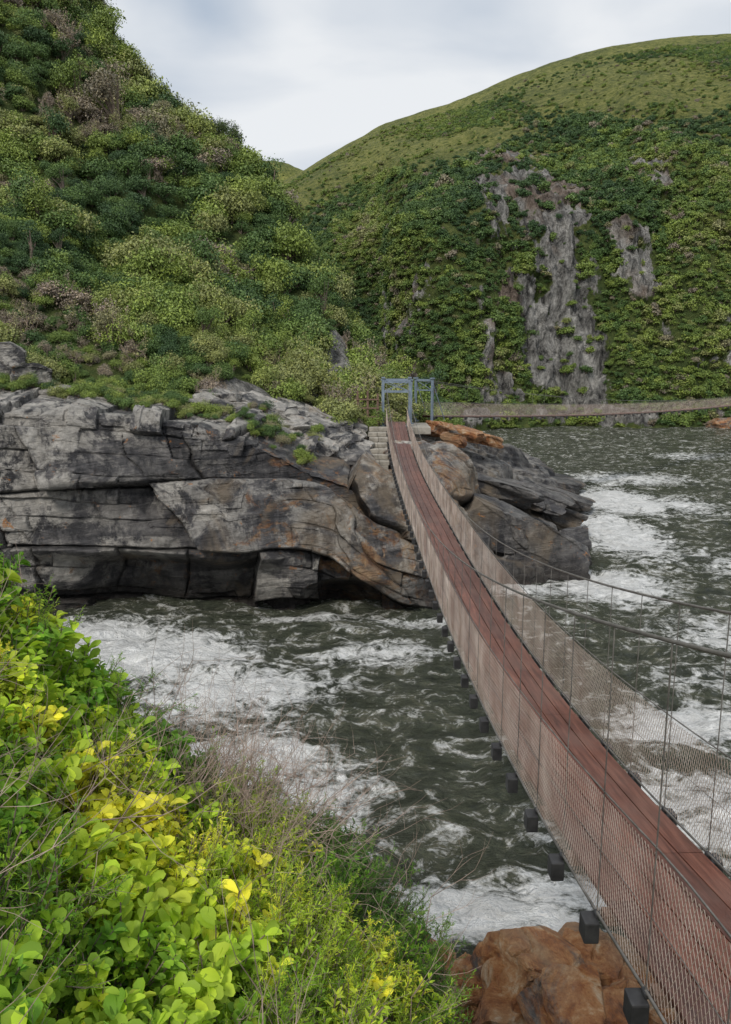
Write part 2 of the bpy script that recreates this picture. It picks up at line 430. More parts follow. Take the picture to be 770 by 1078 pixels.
crag=crm*(2.2*ridg3(X*.22,P[...,1]*.2,Z*.07,66,5)+1.0*fbm(X*.8,P[...,1]*.8,Z*.4,67,3))
P=P+N*crag[...,None]
link(make_mesh('right_hill',P.reshape(-1,3),grid_faces(*P.shape[:2]),[G_right],True,{'rock':rk.ravel()}))
xt=X/np.maximum(P[...,1],1)
vis=(xt>-.2)&(xt<.58)
r=np.random.default_rng(15)
def veg(n,mask,s0,s1,name,t0,tv):
    pts,ii,jj=sample_grid(P,n,mask,r)
    p1=fbm(pts[:,0]*.04,pts[:,1]*.03,pts[:,2]*.04,81,4);p2=fbm(pts[:,0]*.15,pts[:,1]*.1,pts[:,2]*.15,82,3)
    scl=(s0+(s1-s0)*r.random(n)**1.6)*(1+.5*p2)*np.interp(pts[:,1],[160,330],[1,1.2])
    tint=np.clip(t0+tv*(p1*.9+p2*.5)+r.normal(size=n)*.09,0,.7)
    br=(r.random(n)<.06);tint=np.where(br,r.uniform(.65,.9,n),tint)
    rot=np.stack([r.normal(size=n)*.2,r.normal(size=n)*.2,r.random(n)*6.28],1)
    pts[:,2]-=.2*scl
    scatter(name,pts,np.stack([scl,scl,scl*r.uniform(.6,1.1,n)],1),rot,r.integers(0,4,n),tint,C_far)
lowm=vis*np.where(rk<.33,1.,.06)*(vv>.1)*(1-sstep(.46,.66,vv+.14*gul))
veg(17000,lowm+1e-9,.55,2.2,'right_hill_forest',.25,.55)
upm=vis*(rk<.4)*sstep(.40,.56,vv+.14*gul)*(vv<.8)*(.05+np.clip(.1+fbm(X*.03,P[...,1]*.010,Z*.02,83,5)*3,0,1))
veg(11000,upm+1e-9,.35,1.2,'right_hill_heath',.38,.35)

rows=[[(-260,600,-13),(-140,600,-13),(-40,600,-13),(60,600,-13)],[(-260,650,100),(-140,650,120),(-60,650,118),(60,650,70)],[(-260,700,158),(-120,700,159),(-60,700,158),(60,700,110)],[(-260,800,120),(-140,800,130),(-60,800,120),(60,800,60)]]
Pd=loft(W(rows),80,120);Pd[...,2]+=5*fbm(Pd[...,0]*.03,Pd[...,1]*.03,0*Pd[...,0],90,4)
link(make_mesh('distant_hill',Pd.reshape(-1,3),grid_faces(80,120),[G_right],True,{'rock':np.zeros(80*120)}))

# ---------------------------------------------------------------- cliff wall
cols=[(-60,33),(-45,36),(-24,38.5),(-15,39.3),(-7.6,40),(-2,41),(2.6,41.3),(5.6,45.5),(6.5,52),(7.5,60)]
top=[-1,-1.4,-2.3,-2.9,-3.9,-6.1,-7.7,-7.9,-7.0,-6.2]
inw=[(.0,1),(.0,1),(.0,1),(.0,1),(.05,1),(.1,1),(-.4,.9),(-1,.3),(-1,.1),(-1,0)]
def wrow(off,zf):
    return [(x+ix*off,y+iy*off,zf(t)) for (x,y),t,(ix,iy) in zip(cols,top,inw)]
rows=[wrow(-.6,lambda t:-15),wrow(0,lambda t:-12.8),wrow(.3,lambda t:-12.8+(t+12.8)*.33),wrow(.6,lambda t:-12.8+(t+12.8)*.66),wrow(1.5,lambda t:t),wrow(4.2,lambda t:t+.3),wrow(8.5,lambda t:t+.5)]
nv,nu=440,1200
P=loft(W(rows),nv,nu,True)
N=grid_normals(P)
N=N*np.where((N[...,1:2]>0.2)&(N[...,2:3]<.5),-1,1)
X=P[...,0];Y=P[...,1];Z=P[...,2]
sarc=np.concatenate([[0],np.cumsum(np.linalg.norm(np.diff(P[150],axis=0),axis=1))])[None,:]*np.ones((nv,1))
def blocks(s,z,th,wd,seed,lean=.28,warp=.9,dip=.05):
    rt=sstep(-7,1,X)
    zz=z+dip*s+rt*.55*(X+3)+warp*fbm(s*.10,z*.14,0*s,seed,4)
    q=zz/th+.5*vnoise(zz*.8/th,s*.03,0*s,seed+1)
    L=np.floor(q);fz=q-L
    hL=_h(L,0*L,0*L,seed+3)
    ss=(s+.9*fbm(s*.3,z*.4,0*s,seed+2,3)+(lean+(hL-.5)*.9)*z)/(wd*(.6+.9*hL))+hL*5
    B=np.floor(ss);fs=ss-B
    off=_h(L,B,0*L,seed+4)
    tilt=(_h(L,B,0*L+1,seed+5)-.5)*(fs-.5)+(_h(L,B,0*L+2,seed+6)-.5)*(fz-.5)
    ez=np.minimum(fz,1-fz)*th;es=np.minimum(fs,1-fs)*wd
    return off,tilt,ez,es
o1,t1,z1,s1=blocks(sarc,Z,3.1,6.0,100)
o2,t2,z2,s2=blocks(sarc,Z,1.0,2.4,200,warp=1.1)
o3,t3,z3,s3=blocks(sarc,Z,.34,1.3,300,warp=1.2)
brk=sstep(-.25,.25,fbm(sarc*.25,Z*.35,0*Z,150,4))
brk2=sstep(-.2,.2,fbm(sarc*.4,Z*.5,0*Z,160,4))
g1=np.maximum(np.exp(-(z1/.08)**2),np.exp(-(s1/.07)**2)*(.3+.7*brk))
g2=np.maximum(np.exp(-(z2/.04)**2)*brk2,np.exp(-(s2/.035)**2)*brk2)
upper=sstep(8.0,9.6,Z+.05*(X+10)+.5*fbm(X*.3,0*X,Z*.3,170,2))
D=(1-upper)*(1.5*o1+2.0*t1-.32*g1)+(.38*brk2+.5*upper)*(o2+.9*t2)-(.10+.12*upper)*g2+(.10*brk+.20*upper)*(o3+.6*t3)
D=D+.18*ridg3(X*.35,Y*.35,Z*.5,7,4)*(1-.5*upper)+.10*fbm(X*1.8,Y*1.8,Z*1.8,11,4)+1.2*fbm(X*.11,Y*.11,Z*.12,8,3)
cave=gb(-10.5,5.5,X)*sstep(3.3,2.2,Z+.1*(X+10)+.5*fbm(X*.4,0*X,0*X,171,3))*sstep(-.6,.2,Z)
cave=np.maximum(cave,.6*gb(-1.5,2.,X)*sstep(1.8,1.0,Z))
D=D-2.8*cave-sstep(1.8,.3,Z)*.8
P=P+N*D[...,None]
crack_and_shade=np.clip(g1*.85*(1-upper)+.7*g2*(.5+.5*upper)+cave*.6,0,1)  # dark joints, plus shade of the undercut cave painted into the colour
orange=np.clip(.0+.95*sstep(-8,2,X)*(1-.5*sstep(9,10,Z))+.35*(_h(np.floor(sarc/5),np.floor(Z/3),0*Z,9)>.8),0,1)
pale=np.clip(gb(-19,6,X)*1.1+upper*.9+.6*(o1>.65)+.4*(o2>.7),0,1)
link(make_mesh('rock_cliff',P.reshape(-1,3),grid_faces(nv,nu),[R_wall],False,{'crack_and_shade':crack_and_shade.ravel(),'orange':orange.ravel(),'pale':pale.ravel()}))
PW=P

# ---------------------------------------------------------------- headland rock shelf
poly=np.array([(2.0,41.6),(7,45),(11.5,47.5),(14,53),(17,66),(21,81),(23,110),(20,137),(8,165),(-30,160),(-30,60),(-4,45)],float)
def sdist(x,y):
    d=np.full(x.shape,1e9);ins=np.zeros(x.shape,bool)
    n=len(poly)
    for i in range(n):
        a=poly[i];b=poly[(i+1)%n]
        ab=b-a;t=np.clip(((x-a[0])*ab[0]+(y-a[1])*ab[1])/(ab@ab),0,1)
        d=np.minimum(d,np.hypot(x-a[0]-t*ab[0],y-a[1]-t*ab[1]))
        c=((a[1]>y)!=(b[1]>y))&(x<(b[0]-a[0])*(y-a[1])/(b[1]-a[1]+1e-12)+a[0]);ins^=c
    return np.where(ins,d,-d)
gx=np.linspace(-4,28,520);gy=np.concatenate([np.linspace(40,90,680),np.linspace(90.3,165,160)])
X,Y=np.meshgrid(gx,gy)
sd=sdist(X,Y)+2.2*fbm(X*.16,Y*.16,0*X,31,4)
cap=np.interp(Y[:,0],[40,48,55,62,75,100,165],[2.5,3.2,6.6,7.4,6.2,4.5,3.])[:,None]
cap=cap-.22*np.clip(X-6,0,30)
Zb=-1.2+np.minimum(sd*.95+.7,cap*(1-np.exp(-np.clip(sd,0,99)/3.5))+1.3)
Zb=Zb+1.0*fbm(X*.25,Y*.2,0*X,33,4)
def terr(Zb,X,Y,step,dx,dy,seed,w=.18):
    q=(Zb+dx*X+dy*Y+.8*fbm(X*.22,Y*.22,0*X,seed,4))/step
    L=np.floor(q);f=q-L
    jl=_h(L,np.floor((Y*.5+X*.25+1.2*fbm(X*.5,Y*.5,0*X,seed+5,2)+2*_h(L,0*L,0*L,seed+2))/1.6),0*L,seed+1)-.5
    return (L+sstep(.5-w,.5+w,f)+.35*jl)*step-dx*X-dy*Y, np.exp(-((f-.5)/.12)**2)
Z1,c1=terr(Zb,X,Y,1.5,.30,-.08,400,.12)
Z2,c2=terr(Z1,X,Y,.42,.26,-.05,410,.22)
Z=.45*Z1+.5*Z2+.05*Zb+.08*fbm(X*1.5,Y*1.5,0*X,35,5)
Ph=np.stack([X,Y,Z],2)
orange=np.clip(.1+1.0*np.exp(-((Y-60)/6)**2)*sstep(5.5,7,Z),0,1)
link(make_mesh('headland_rock_shelf',Ph.reshape(-1,3),grid_faces(*X.shape),[R_wall],False,{'crack_and_shade':(c1*.4+c2*.2).ravel(),'orange':orange.ravel(),'pale':np.full(X.size,.5)}))

# ---------------------------------------------------------------- chipped rocks
def ico(sub):
    bm=bmesh.new();bmesh.ops.create_icosphere(bm,subdivisions=sub,radius=1.)
    V=np.array([v.co[:] for v in bm.verts]);F=np.array([[v.index for v in f.verts] for f in bm.faces]);bm.free();return V,F
ICO={s:ico(s) for s in (3,5,6)}
def chip(c,s,seed,sub=5,boxy=True,npl=12,rz=0,tx_=0,ty_=0,rough=.05):
    r=np.random.default_rng(seed);V,F=ICO[sub];V=V.copy()*1.25
    pl=[]
    if boxy:
        for ax in np.concatenate([np.eye(3),-np.eye(3)]):
            n=ax+r.normal(size=3)*.15;pl.append((n/np.linalg.norm(n),r.uniform(.62,.85)))
    for i in range(npl):
        n=r.normal(size=3);n/=np.linalg.norm(n);pl.append((n,r.uniform(.75,1.0)))
    for n,d in pl:
        k=np.maximum(V@n-d,0);V=V-k[:,None]*n
    V=V*(1+rough*fbm(V[:,0]*2.2,V[:,1]*2.2,V[:,2]*2.2,seed,5))[:,None]
    if sub>=5:
        q=V[:,2]*4+V[:,0]*1.1+seed+.8*fbm(V[:,0]*1.5,V[:,1]*1.5,V[:,2]*1.5,seed+3,3)
        V[:,:2]*=(1+.05*np.sign(np.sin(q*1.7))*np.abs(np.sin(q*1.7))**.3)[:,None]
        cb=np.abs(vnoise(V[:,0]*1.6+V[:,2]*.8,V[:,1]*1.6,V[:,2]*.7,seed+9));V=V*(1-.10*np.exp(-(cb/.05)**2))[:,None]
    V=V*np.array(s)
    for ang,(i,j) in ((tx_,(1,2)),(ty_,(2,0)),(rz,(0,1))):
        ca,sa=math.cos(ang),math.sin(ang);a=V[:,i]*ca-V[:,j]*sa;b=V[:,i]*sa+V[:,j]*ca;V[:,i]=a;V[:,j]=b
    return V+np.array(c),F
def rocks(name,lst,mat,orange=.3,pale=.3,smooth=False):
    V,F=merge(lst)
    return link(make_mesh(name,V,F,[mat],smooth,{'crack_and_shade':np.zeros(len(V)),'orange':np.full(len(V),orange),'pale':np.full(len(V),pale)}))
rocks('shore_boulders',[
 chip((10.9,47.6,1.6),(3.1,2.1,1.9),1,6,ty_=.45,rz=.1),
 chip((8.0,47.8,3.0),(3.0,2.0,2.0),2,6,ty_=.4,rz=-.1),
 chip((13.2,50.5,.9),(1.8,1.8,1.6),3,6,rz=.4),
 chip((5.9,46.4,1.2),(2.0,1.7,2.2),4,6,rz=.7),
 chip((14.6,59.5,1.4),(2.8,3.2,1.1),5,6,ty_=.3),
 chip((12.2,58,3.2),(3.4,3.2,1.0),6,6,ty_=.3,rz=.3),
 chip((9.4,54,4.2),(3.0,2.8,1.0),7,6,ty_=.3,rz=.3),
 chip((17.5,70,.9),(2.8,4,1.1),8,6,ty_=.25),
 chip((19.2,79,.8),(2.8,4,1.1),9,6,ty_=.2),
 ],R_wall,.1,.2)
rocks('orange_boulders',[
 chip((5.5,60.0,7.9),(1.6,1.3,.8),21,6,rz=.3,ty_=.15),
 chip((7.6,61,7.5),(1.8,1.4,.7),22,6,rz=-.3,ty_=.2),
 chip((6.5,58,7.3),(1.3,1.1,.7),23,6,rz=.1,ty_=.15),
 chip((9.4,62.5,6.9),(1.6,1.4,.6),24,6,rz=.4,ty_=.2)],R_orange,1.,.2)
rocks('outcrop_rocks',[
 chip((-21.5,46.5,H-.3),(2.4,1.6,1.9),71,6,rz=.2),chip((-19.2,46.2,H-1.0),(1.5,1.2,1.2),72,6,rz=.5),
 chip((-24.5,46.5,H-.2),(2.2,1.6,1.8),73,6,rz=.9),chip((-17.2,45.6,H-2.0),(1.4,1.0,.8),74,5,rz=.1)],R_pale,.0,1.)
r=np.random.default_rng(313);lst=[
 chip((3.05,13.0,1.55),(1.25,1.0,.95),31,6,rz=.3,ty_=.25),
 chip((4.35,13.3,1.2),(.85,.8,.95),32,6,rz=-.5,ty_=.1),
 chip((2.15,13.5,.75),(.75,.7,.7),33,6,rz=.8),
 chip((3.5,11.6,1.9),(.85,.7,.75),34,6,rz=.1,tx_=.2),
 chip((2.45,11.9,1.5),(.75,.7,.7),35,6,rz=-.3),
 chip((4.3,11.6,1.5),(.8,.7,.8),41,6,rz=1.3),
 chip((5.1,12.4,1.2),(.8,.8,.9),36,6,rz=.6)]
for i in range(46):
    x=r.uniform(.6,7.5);y=r.uniform(10.2,15.);s=r.uniform(.3,.8)
    lst.append(chip((x,y,.25+.33*(15-y)*r.uniform(.5,.9)),(s*1.2,s,s*.8),600+i,5,rz=r.random()*3,ty_=r.normal()*.25))
rocks('foreground_shore_rocks',lst,R_orange,.8,.6)
rocks('far_shore_rocks',[chip((72+i*4+(i%2)*2,158+i*2,.6+.3*(i%3)),(4,3,2.2+.8*(i%2)),60+i,5,rz=i) for i in range(8)],R_orange,.3,.4)
r=np.random.default_rng(44);lst=[]
for i in range(250):
    t=r.random();x=-9.5+t*8.9+r.normal()*.4;x=min(x,-.5);y0_=43.5+t*5;dy=r.uniform(-.5,5.5);y=y0_+dy
    zz=H+np.interp(x,[-9.5,-4.5,-2,0,2],[-3.5,-4.5,-5.5,-6.2,-7.0])+dy*.30
    s=r.uniform(.3,1.05)
    lst.append(chip((x,y,zz),(s*1.5,s*.9,s*r.uniform(.22,.4)),500+i,3,npl=5,rz=r.normal()*.5,ty_=.24+r.normal()*.15,tx_=r.normal()*.18+.2,rough=.06))
rocks('rock_slabs',lst,R_pale,.1,1.)

r=np.random.default_rng(71)
sub=PW[290:439]
mk=(sub[...,0]<-3)*(sub[...,0]>-30)*np.where(sub[...,0]>-8,.25,1)*(fbm(sub[...,0]*.3,sub[...,1]*.4,0*sub[...,0],72,3)>-.1)*sstep(42.5,45.5,sub[...,1]+.12*(sub[...,0]+10))
pts,_,_=sample_grid(sub,420,mk+1e-9,r)
n=len(pts);s=r.uniform(.2,.7,n)
scatter('cliff_edge_bushes',pts,s,np.stack([r.normal(size=n)*.2,r.normal(size=n)*.2,r.random(n)*6.28],1),r.integers(0,4,n),np.clip(r.normal(.4,.2,n),0,.9),C_near)

# ---------------------------------------------------------------- water
xs=np.concatenate([-35-np.geomspace(1,1500,30)[::-1],np.arange(-35,75,.2),75+np.geomspace(1,1500,30)])
ys=np.concatenate([-np.geomspace(1,1500,20)[::-1],np.linspace(0,10,12),10.1*np.exp(np.arange(0,2.85,.0058)),np.geomspace(176,3000,20)])
X,Y=np.meshgrid(xs,ys)
wx=X+1.5*fbm(X*.15,Y*.15,0*X,600,2)
Zw=.28*ridg3(wx*.28,Y*.42,0*X,610,4)+.12*ridg3(wx*1.1,Y*1.5,0*X,620,3)-.15
blobs=[(-10.1,34,5,3,1.),(-13,36,4,3,1.),(-5.5,30,5,3,.8),(.6,34,3.5,1.6,.6),(-4,24.2,3,2.5,.75),(-1.6,22,3,3,.5),(-3,19,3,3,.6),(2.6,16.8,3,1.3,.9),(5.5,17.5,2,1.2,.7),(6,20,2.,1,.4),
 (14.5,45,3.5,3.5,1.0),(19.5,60,3.5,9,1.),(24,74,5,8,.9),(29,72,4,6,.6),(30,88,8,6,.6),(11.7,27,3,2,.85),(10,21.3,3,3,.7),(17,36,4,4,.5),(14,31,3,2,.45),(45,110,10,6,.4),(24,50,4,5,.45),(3,38.5,3,1,.5),(-3,39,4,1,.5),(9,44.5,3,2,.75),(14,16,4,3,.6)]
Fm=np.full_like(X,.15)
for bx_,by_,sx_,sy_,st_ in blobs: Fm=np.maximum(Fm,st_*np.exp(-((X-bx_)/sx_)**2-((Y-by_)/sy_)**2))
Zw=Zw+Fm*.3*fbm(X*1.3,Y*1.3,0*X,640,3)
Zw=Zw*(1-sstep(300,900,np.hypot(X,Y)))
m=M('river_water')
w1=m.noise(.45,7,.74,1.6,stretch=(1,1.25,1));w2=m.noise(1.7,6,.78,.8)
lace=m.math('SUBTRACT',1.,m.math('MULTIPLY',m.math('ABSOLUTE',m.math('SUBTRACT',m.noise(.9,6,.66,1.4,stretch=(1,1.3,1)),.5)),8.))
lace=m.math('MAXIMUM',lace,-1.)
f=m.math('ADD',m.math('MULTIPLY',m.attr('foam'),.95),m.math('MULTIPLY',m.math('SUBTRACT',w1,.5),1.9))
f=m.math('ADD',f,m.math('MULTIPLY',lace,.17));f=m.math('ADD',f,m.math('MULTIPLY',m.math('SUBTRACT',w2,.5),1.0))
fm=m.mr(f,.34,.66);fm=m.math('MULTIPLY',fm,m.mr(w2,.3,.55,.6,1.))
wc=m.ramp(w1,[(.3,(.028,.034,.024)),(.5,(.080,.088,.060)),(.7,(.23,.22,.155))])
col=m.mix(fm,wc,(.92,.92,.90))
hh=m.math('ADD',m.noise(1.1,7,.7,.8,stretch=(.75,1.3,1)),m.math('MULTIPLY',m.noise(4,4,.65,.6,stretch=(.8,1.2,1)),.4))
m.bump(hh,.9,.9);m.b.inputs['IOR'].default_value=1.33
WATER=m.fin(col,m.mr(fm,0,1,.14,.75))
link(make_mesh('river_water',np.stack([X,Y,Zw],2).reshape(-1,3),grid_faces(*X.shape),[WATER],True,{'foam':Fm.ravel()}))

# ---------------------------------------------------------------- near ground
def near_z(x,y):
    b=-2.38-.75*(x+1)-.3*(y-2)+.45*np.log1p(np.exp(-(x+1.4)*3))/3+.20*np.exp(-((x+.2)/.6)**2)
    b=np.minimum(b,2.)
    b=b-1.2*np.log1p(np.exp((x-.45)*4))/4
    b=np.maximum(b,-6.5-.2*np.maximum(x-3,0))
    e=5.2
    b=b-1.7*np.maximum(y-e,0)
    return H+np.maximum(b,-15)
gx=np.linspace(-25,30,280);gy=np.linspace(-25,17,240)
X,Y=np.meshgrid(gx,gy);Z=near_z(X,Y)+.12*fbm(X*.9,Y*.9,0*X,700,4)+.6*fbm(X*.4,Y*.4,0*X,702,3)*sstep(5,8,Y)
m=M('near_ground')
g1=m.noise(3,5,.7)
GN_=m.fin(m.ramp(g1,[(.3,(.03,.04,.018)),(.5,(.07,.08,.03)),(.7,(.14,.11,.07))]),.95);
link(make_mesh('near_bank_ground',np.stack([X,Y,Z],2).reshape(-1,3),grid_faces(*X.shape),[GN_],True))

def leafmesh(base,dirn,up,L,Wd,prof=(.12,.75,1.,.7,.05),fold=.25,droop=.25):
    n=len(base);K=len(prof);side=np.cross(dirn,up);side/=np.linalg.norm(side,axis=1,keepdims=True)+1e-9
    nrm=np.cross(side,dirn)
    t=np.linspace(0,1,K)
    L=L[:,None];Wd=Wd[:,None]
    cols_=[]
    for sgn in (-1,0,1):
        c=[]
        for k in range(K):
            c.append(base+dirn*L*t[k]-nrm*L*droop*t[k]**2+side*Wd*.5*prof[k]*sgn+nrm*Wd*fold*abs(sgn)*prof[k])
        cols_.append(np.stack(c,1))
    V=np.stack(cols_,2)
    b=(np.arange(n)*K*3)[:,None,None];k=np.arange(K-1)[None,:,None]*3;j=np.arange(2)[None,None,:]
    q=b+k+j
    F=np.stack([q,q+1,q+4,q+3],3).reshape(-1,4)
    return V.reshape(-1,3),F,K*3
def broad_sprig(name,seed,L=.38,nst=5,ll=.05,lw=.024,nper=20,prof=(.1,.45,.85,1.,.35)):
    r=np.random.default_rng(seed);out=[];B=[];Dn=[];tp=[]
    for s_ in range(nst):
        d=np.array([r.normal()*.35,r.normal()*.35,1.]);d/=np.linalg.norm(d);p=np.zeros(3);k=8;ls=L*r.uniform(.7,1.1)
        for i in range(k):
            d=d+r.normal(size=3)*.08;d/=np.linalg.norm(d);q=p+d*ls/k
            out.append((p,q,.0035,.003));
            m_=max(1,int(nper/k*(.3+1.3*i/k)+.5))
            for j in range(m_):
                a=r.random()*6.28;o=np.cross(d,[math.cos(a),math.sin(a),.1]);o/=np.linalg.norm(o)
                dd=o*.75+d*r.uniform(.4,1.);dd/=np.linalg.norm(dd);B.append(p+(q-p)*r.random());Dn.append(dd);tp.append(i/k)
            p=q
    B=np.array(B);Dn=np.array(Dn);n=len(B)
    up=np.array([0,0,1.])+r.normal(size=(n,3))*.35
    V,F,k=leafmesh(B,Dn,up,ll*r.uniform(.6,1.25,n),lw*r.uniform(.8,1.2,n),prof)
    lv=np.repeat(np.clip(r.normal(.3,.17,n)+.45*np.array(tp),0,1),k)
    V2,F2=seg_tubes(out,4)
    mi=np.concatenate([np.zeros(len(F),int),np.ones(len(F2),int)]);V,F=merge([(V,F),(V2,F2)])
    return make_mesh(name,V,F,[L_fore,T_bark],True,{'lv':np.concatenate([lv,np.full(len(V2),.5)])},mi)
def feather(name,seed,nst=5,L=.42,nl=.016):
    r=np.random.default_rng(seed);out=[];B=[];Dn=[];tp=[]
    for s_ in range(nst):
        d=np.array([r.normal()*.4,r.normal()*.4,1.]);d/=np.linalg.norm(d);p=np.zeros(3);k=9;ls=L*r.uniform(.7,1.1)
        for i in range(k):
            d=d+r.normal(size=3)*.07;d/=np.linalg.norm(d);q=p+d*ls/k;out.append((p,q,.0028,.0022))
            if i>1:
                for j in range(2):
                    bd=d*.8+r.normal(size=3)*.5;bd/=np.linalg.norm(bd);bl=ls*.28*r.uniform(.5,1.1);e=q+bd*bl
                    out.append((q,e,.0016,.0008))
                    m_=17
                    t=np.linspace(.05,1,m_)[:,None];B.append(q+(e-q)*t)
                    o=r.normal(size=(m_,3))*.6+bd*.8;o/=np.linalg.norm(o,axis=1,keepdims=True);Dn.append(o);tp.append(np.full(m_,i/k))
            p=q
    B=np.concatenate(B);Dn=np.concatenate(Dn);tp=np.concatenate(tp);n=len(B)
    side=np.cross(Dn,r.normal(size=(n,3)));side/=np.linalg.norm(side,axis=1,keepdims=True)
    l=nl*r.uniform(.7,1.3,n)[:,None];w=.0032
    V=np.stack([B-side*w*.6,B+side*w*.6,B+Dn*l+side*w*.5,B+Dn*l-side*w*.5],1);F=np.arange(n*4).reshape(-1,4)
    lv=np.repeat(np.clip(r.normal(.32,.15,n)+.4*tp,0,1),4);V2,F2=seg_tubes(out,3)
    mi=np.concatenate([np.zeros(len(F),int),np.ones(len(F2),int)]);V,F=merge([(V.reshape(-1,3),F),(V2,F2)])
    return make_mesh(name,V,F,[L_fore,T_bark],False,{'lv':np.concatenate([lv,np.full(len(V2),.5)])},mi)
def twigs(name,seed,L=.5):
    r=np.random.default_rng(seed);out=[]
    for i in range(2):
        d=np.array([r.normal()*.4,r.normal()*.4,1.]);d/=np.linalg.norm(d)
        branches(r,(0,0,0),d,L,.005,2,.45,2,out)
    V,F=seg_tubes(out,3);return make_mesh(name,V,F,[T_dry],False,{'lv':np.full(len(V),.5)})
def grass(name,seed):
    r=np.random.default_rng(seed);n=40
    d=np.array([0,0,1.])+r.normal(size=(n,3))*.35;d/=np.linalg.norm(d,axis=1,keepdims=True)
    V,F,k=leafmesh(r.normal(size=(n,3))*[.03,.03,0],d,r.normal(size=(n,3)),r.uniform(.2,.45,n),np.full(n,.006),(.8,1.,.8,.5,.05),.1,.35)
    return make_mesh(name,V,F,[L_fore],True,{'lv':np.repeat(r.random(n),k)})
C_f=new_coll('foreground_plants')
protos=[broad_sprig('plant_a',1,.38,4,.058,.030,20),broad_sprig('plant_b',2,.36,4,.078,.048,15,(.1,.55,1.,1.1,.5)),feather('plant_c',3,5,.42,.018),feather('plant_d',4,5,.36,.015),
        twigs('plant_e',5),grass('plant_f',6),broad_sprig('plant_g',7,.42,6,.036,.013,34,(.2,.8,1.,.7,.1)),twigs('plant_h',8,.65)]
for o in protos: C_f.objects.link(o)
r=np.random.default_rng(99)
n=4000
x=r.uniform(-4.2,1.0,n);y=r.uniform(1.0,5.7,n)
keep=(x>-.62*y-.7)&(x<.46+.10*r.normal(size=n))
x=x[keep];y=y[keep];n=len(x)
z=near_z(x,y)
pa=fbm(x*.9,y*.9,0*x,800,3);pb=fbm(x*1.3,y*1.3,0*x,810,3);pc=fbm(x*2.2,y*2.2,0*x,820,2)
u=r.random(n)
left=x+.25*(y-3)<-.75+.6*pa
idx=np.where(left,np.where(pc>-.05,np.where(u<.6,0,1),np.where(u<.35,6,np.where(u<.5,1,np.where(u<.8,0,2)))),np.where(u<.45,2,np.where(u<.75,3,np.where(u<.93,6,0))))
idx=np.where(r.random(n)<.03,5,idx);idx=np.where(r.random(n)<.018,4,idx)
tint=np.clip(.40+.7*pb+.3*pa+r.normal(size=n)*.13+np.where(idx<=1,.14,-.02),.02,1)
scl=r.uniform(.6,1.15,n)
rot=np.stack([r.normal(size=n)*.3,r.normal(size=n)*.3+.15,r.random(n)*6.28],1)
k=135
xa=np.concatenate([r.normal(-.85,.25,k-18),r.normal(-1.6,.5,18)]);ya=np.concatenate([r.uniform(4.3,5.5,k-18),r.uniform(2.4,4,18)])
x2=np.concatenate([x,xa]);y2=np.concatenate([y,ya]);z2=np.concatenate([z,near_z(xa,ya)+.05])
idx=np.concatenate([idx,r.choice([4,7],k)]);tint=np.concatenate([tint,np.full(k,.5)]);scl=np.concatenate([scl,r.uniform(.6,1.05,k)])
rot=np.concatenate([rot,np.stack([r.normal(size=k)*.3,r.normal(size=k)*.3+.1,r.random(k)*6.28],1)])
scatter('foreground_shrubs',np.stack([x2,y2,z2],1),scl,rot,idx,tint,C_f)

# ---------------------------------------------------------------- bridge
m=M('deck_timber')
g=m.noise(3,6,.65,.3,stretch=(6,.35,1));g2=m.noise(.7,4,.65)
c=m.ramp(g,[(.3,(.06,.022,.016)),(.5,(.13,.050,.035)),(.75,(.24,.11,.078))])
c=m.mix(1.,c,m.ramp(m.attr('board'),[(0,(.7,.7,.75)),(1,(1.3,1.2,1.15))]),'MULTIPLY')
c=m.mix(m.ramp(g2,[(.45,0),(.65,.4)]),c,(.20,.13,.10))
m.bump(g,.4,.012);DECK=m.fin(c,m.mr(g2,.3,.7,.28,.6))
m=M('galvanised_wire');WIRE=m.fin(m.ramp(m.noise(2,3),[(.3,(.34,.25,.20)),(.7,(.64,.55,.48))]),.6)
m=M('steel_cable');CABLE=m.fin(m.ramp(m.noise(6,3),[(.3,(.12,.11,.10)),(.7,(.30,.28,.26))]),.45,metal=.4)
m=M('black_rubber');BLACK=m.fin(m.ramp(m.noise(9,3),[(.3,(.018,.018,.02)),(.7,(.05,.05,.052))]),.5)
m=M('blue_grey_paint');STEEL=m.fin(m.ramp(m.noise(2,5),[(.3,(.13,.17,.22)),(.7,(.25,.31,.38))]),.5)
m=M('weathered_timber');TIMB=m.fin(m.ramp(m.noise(2,5,stretch=(1,1,.2)),[(.3,(.10,.06,.045)),(.7,(.24,.15,.11))]),.8)
m=M('concrete');cc_=m.noise(1.5,6,.7);m.bump(m.noise(9,5,.7),.4,.03);CONC=m.fin(m.ramp(cc_,[(.3,(.17,.155,.13)),(.55,(.36,.33,.28)),(.75,(.50,.46,.40))]),.9)

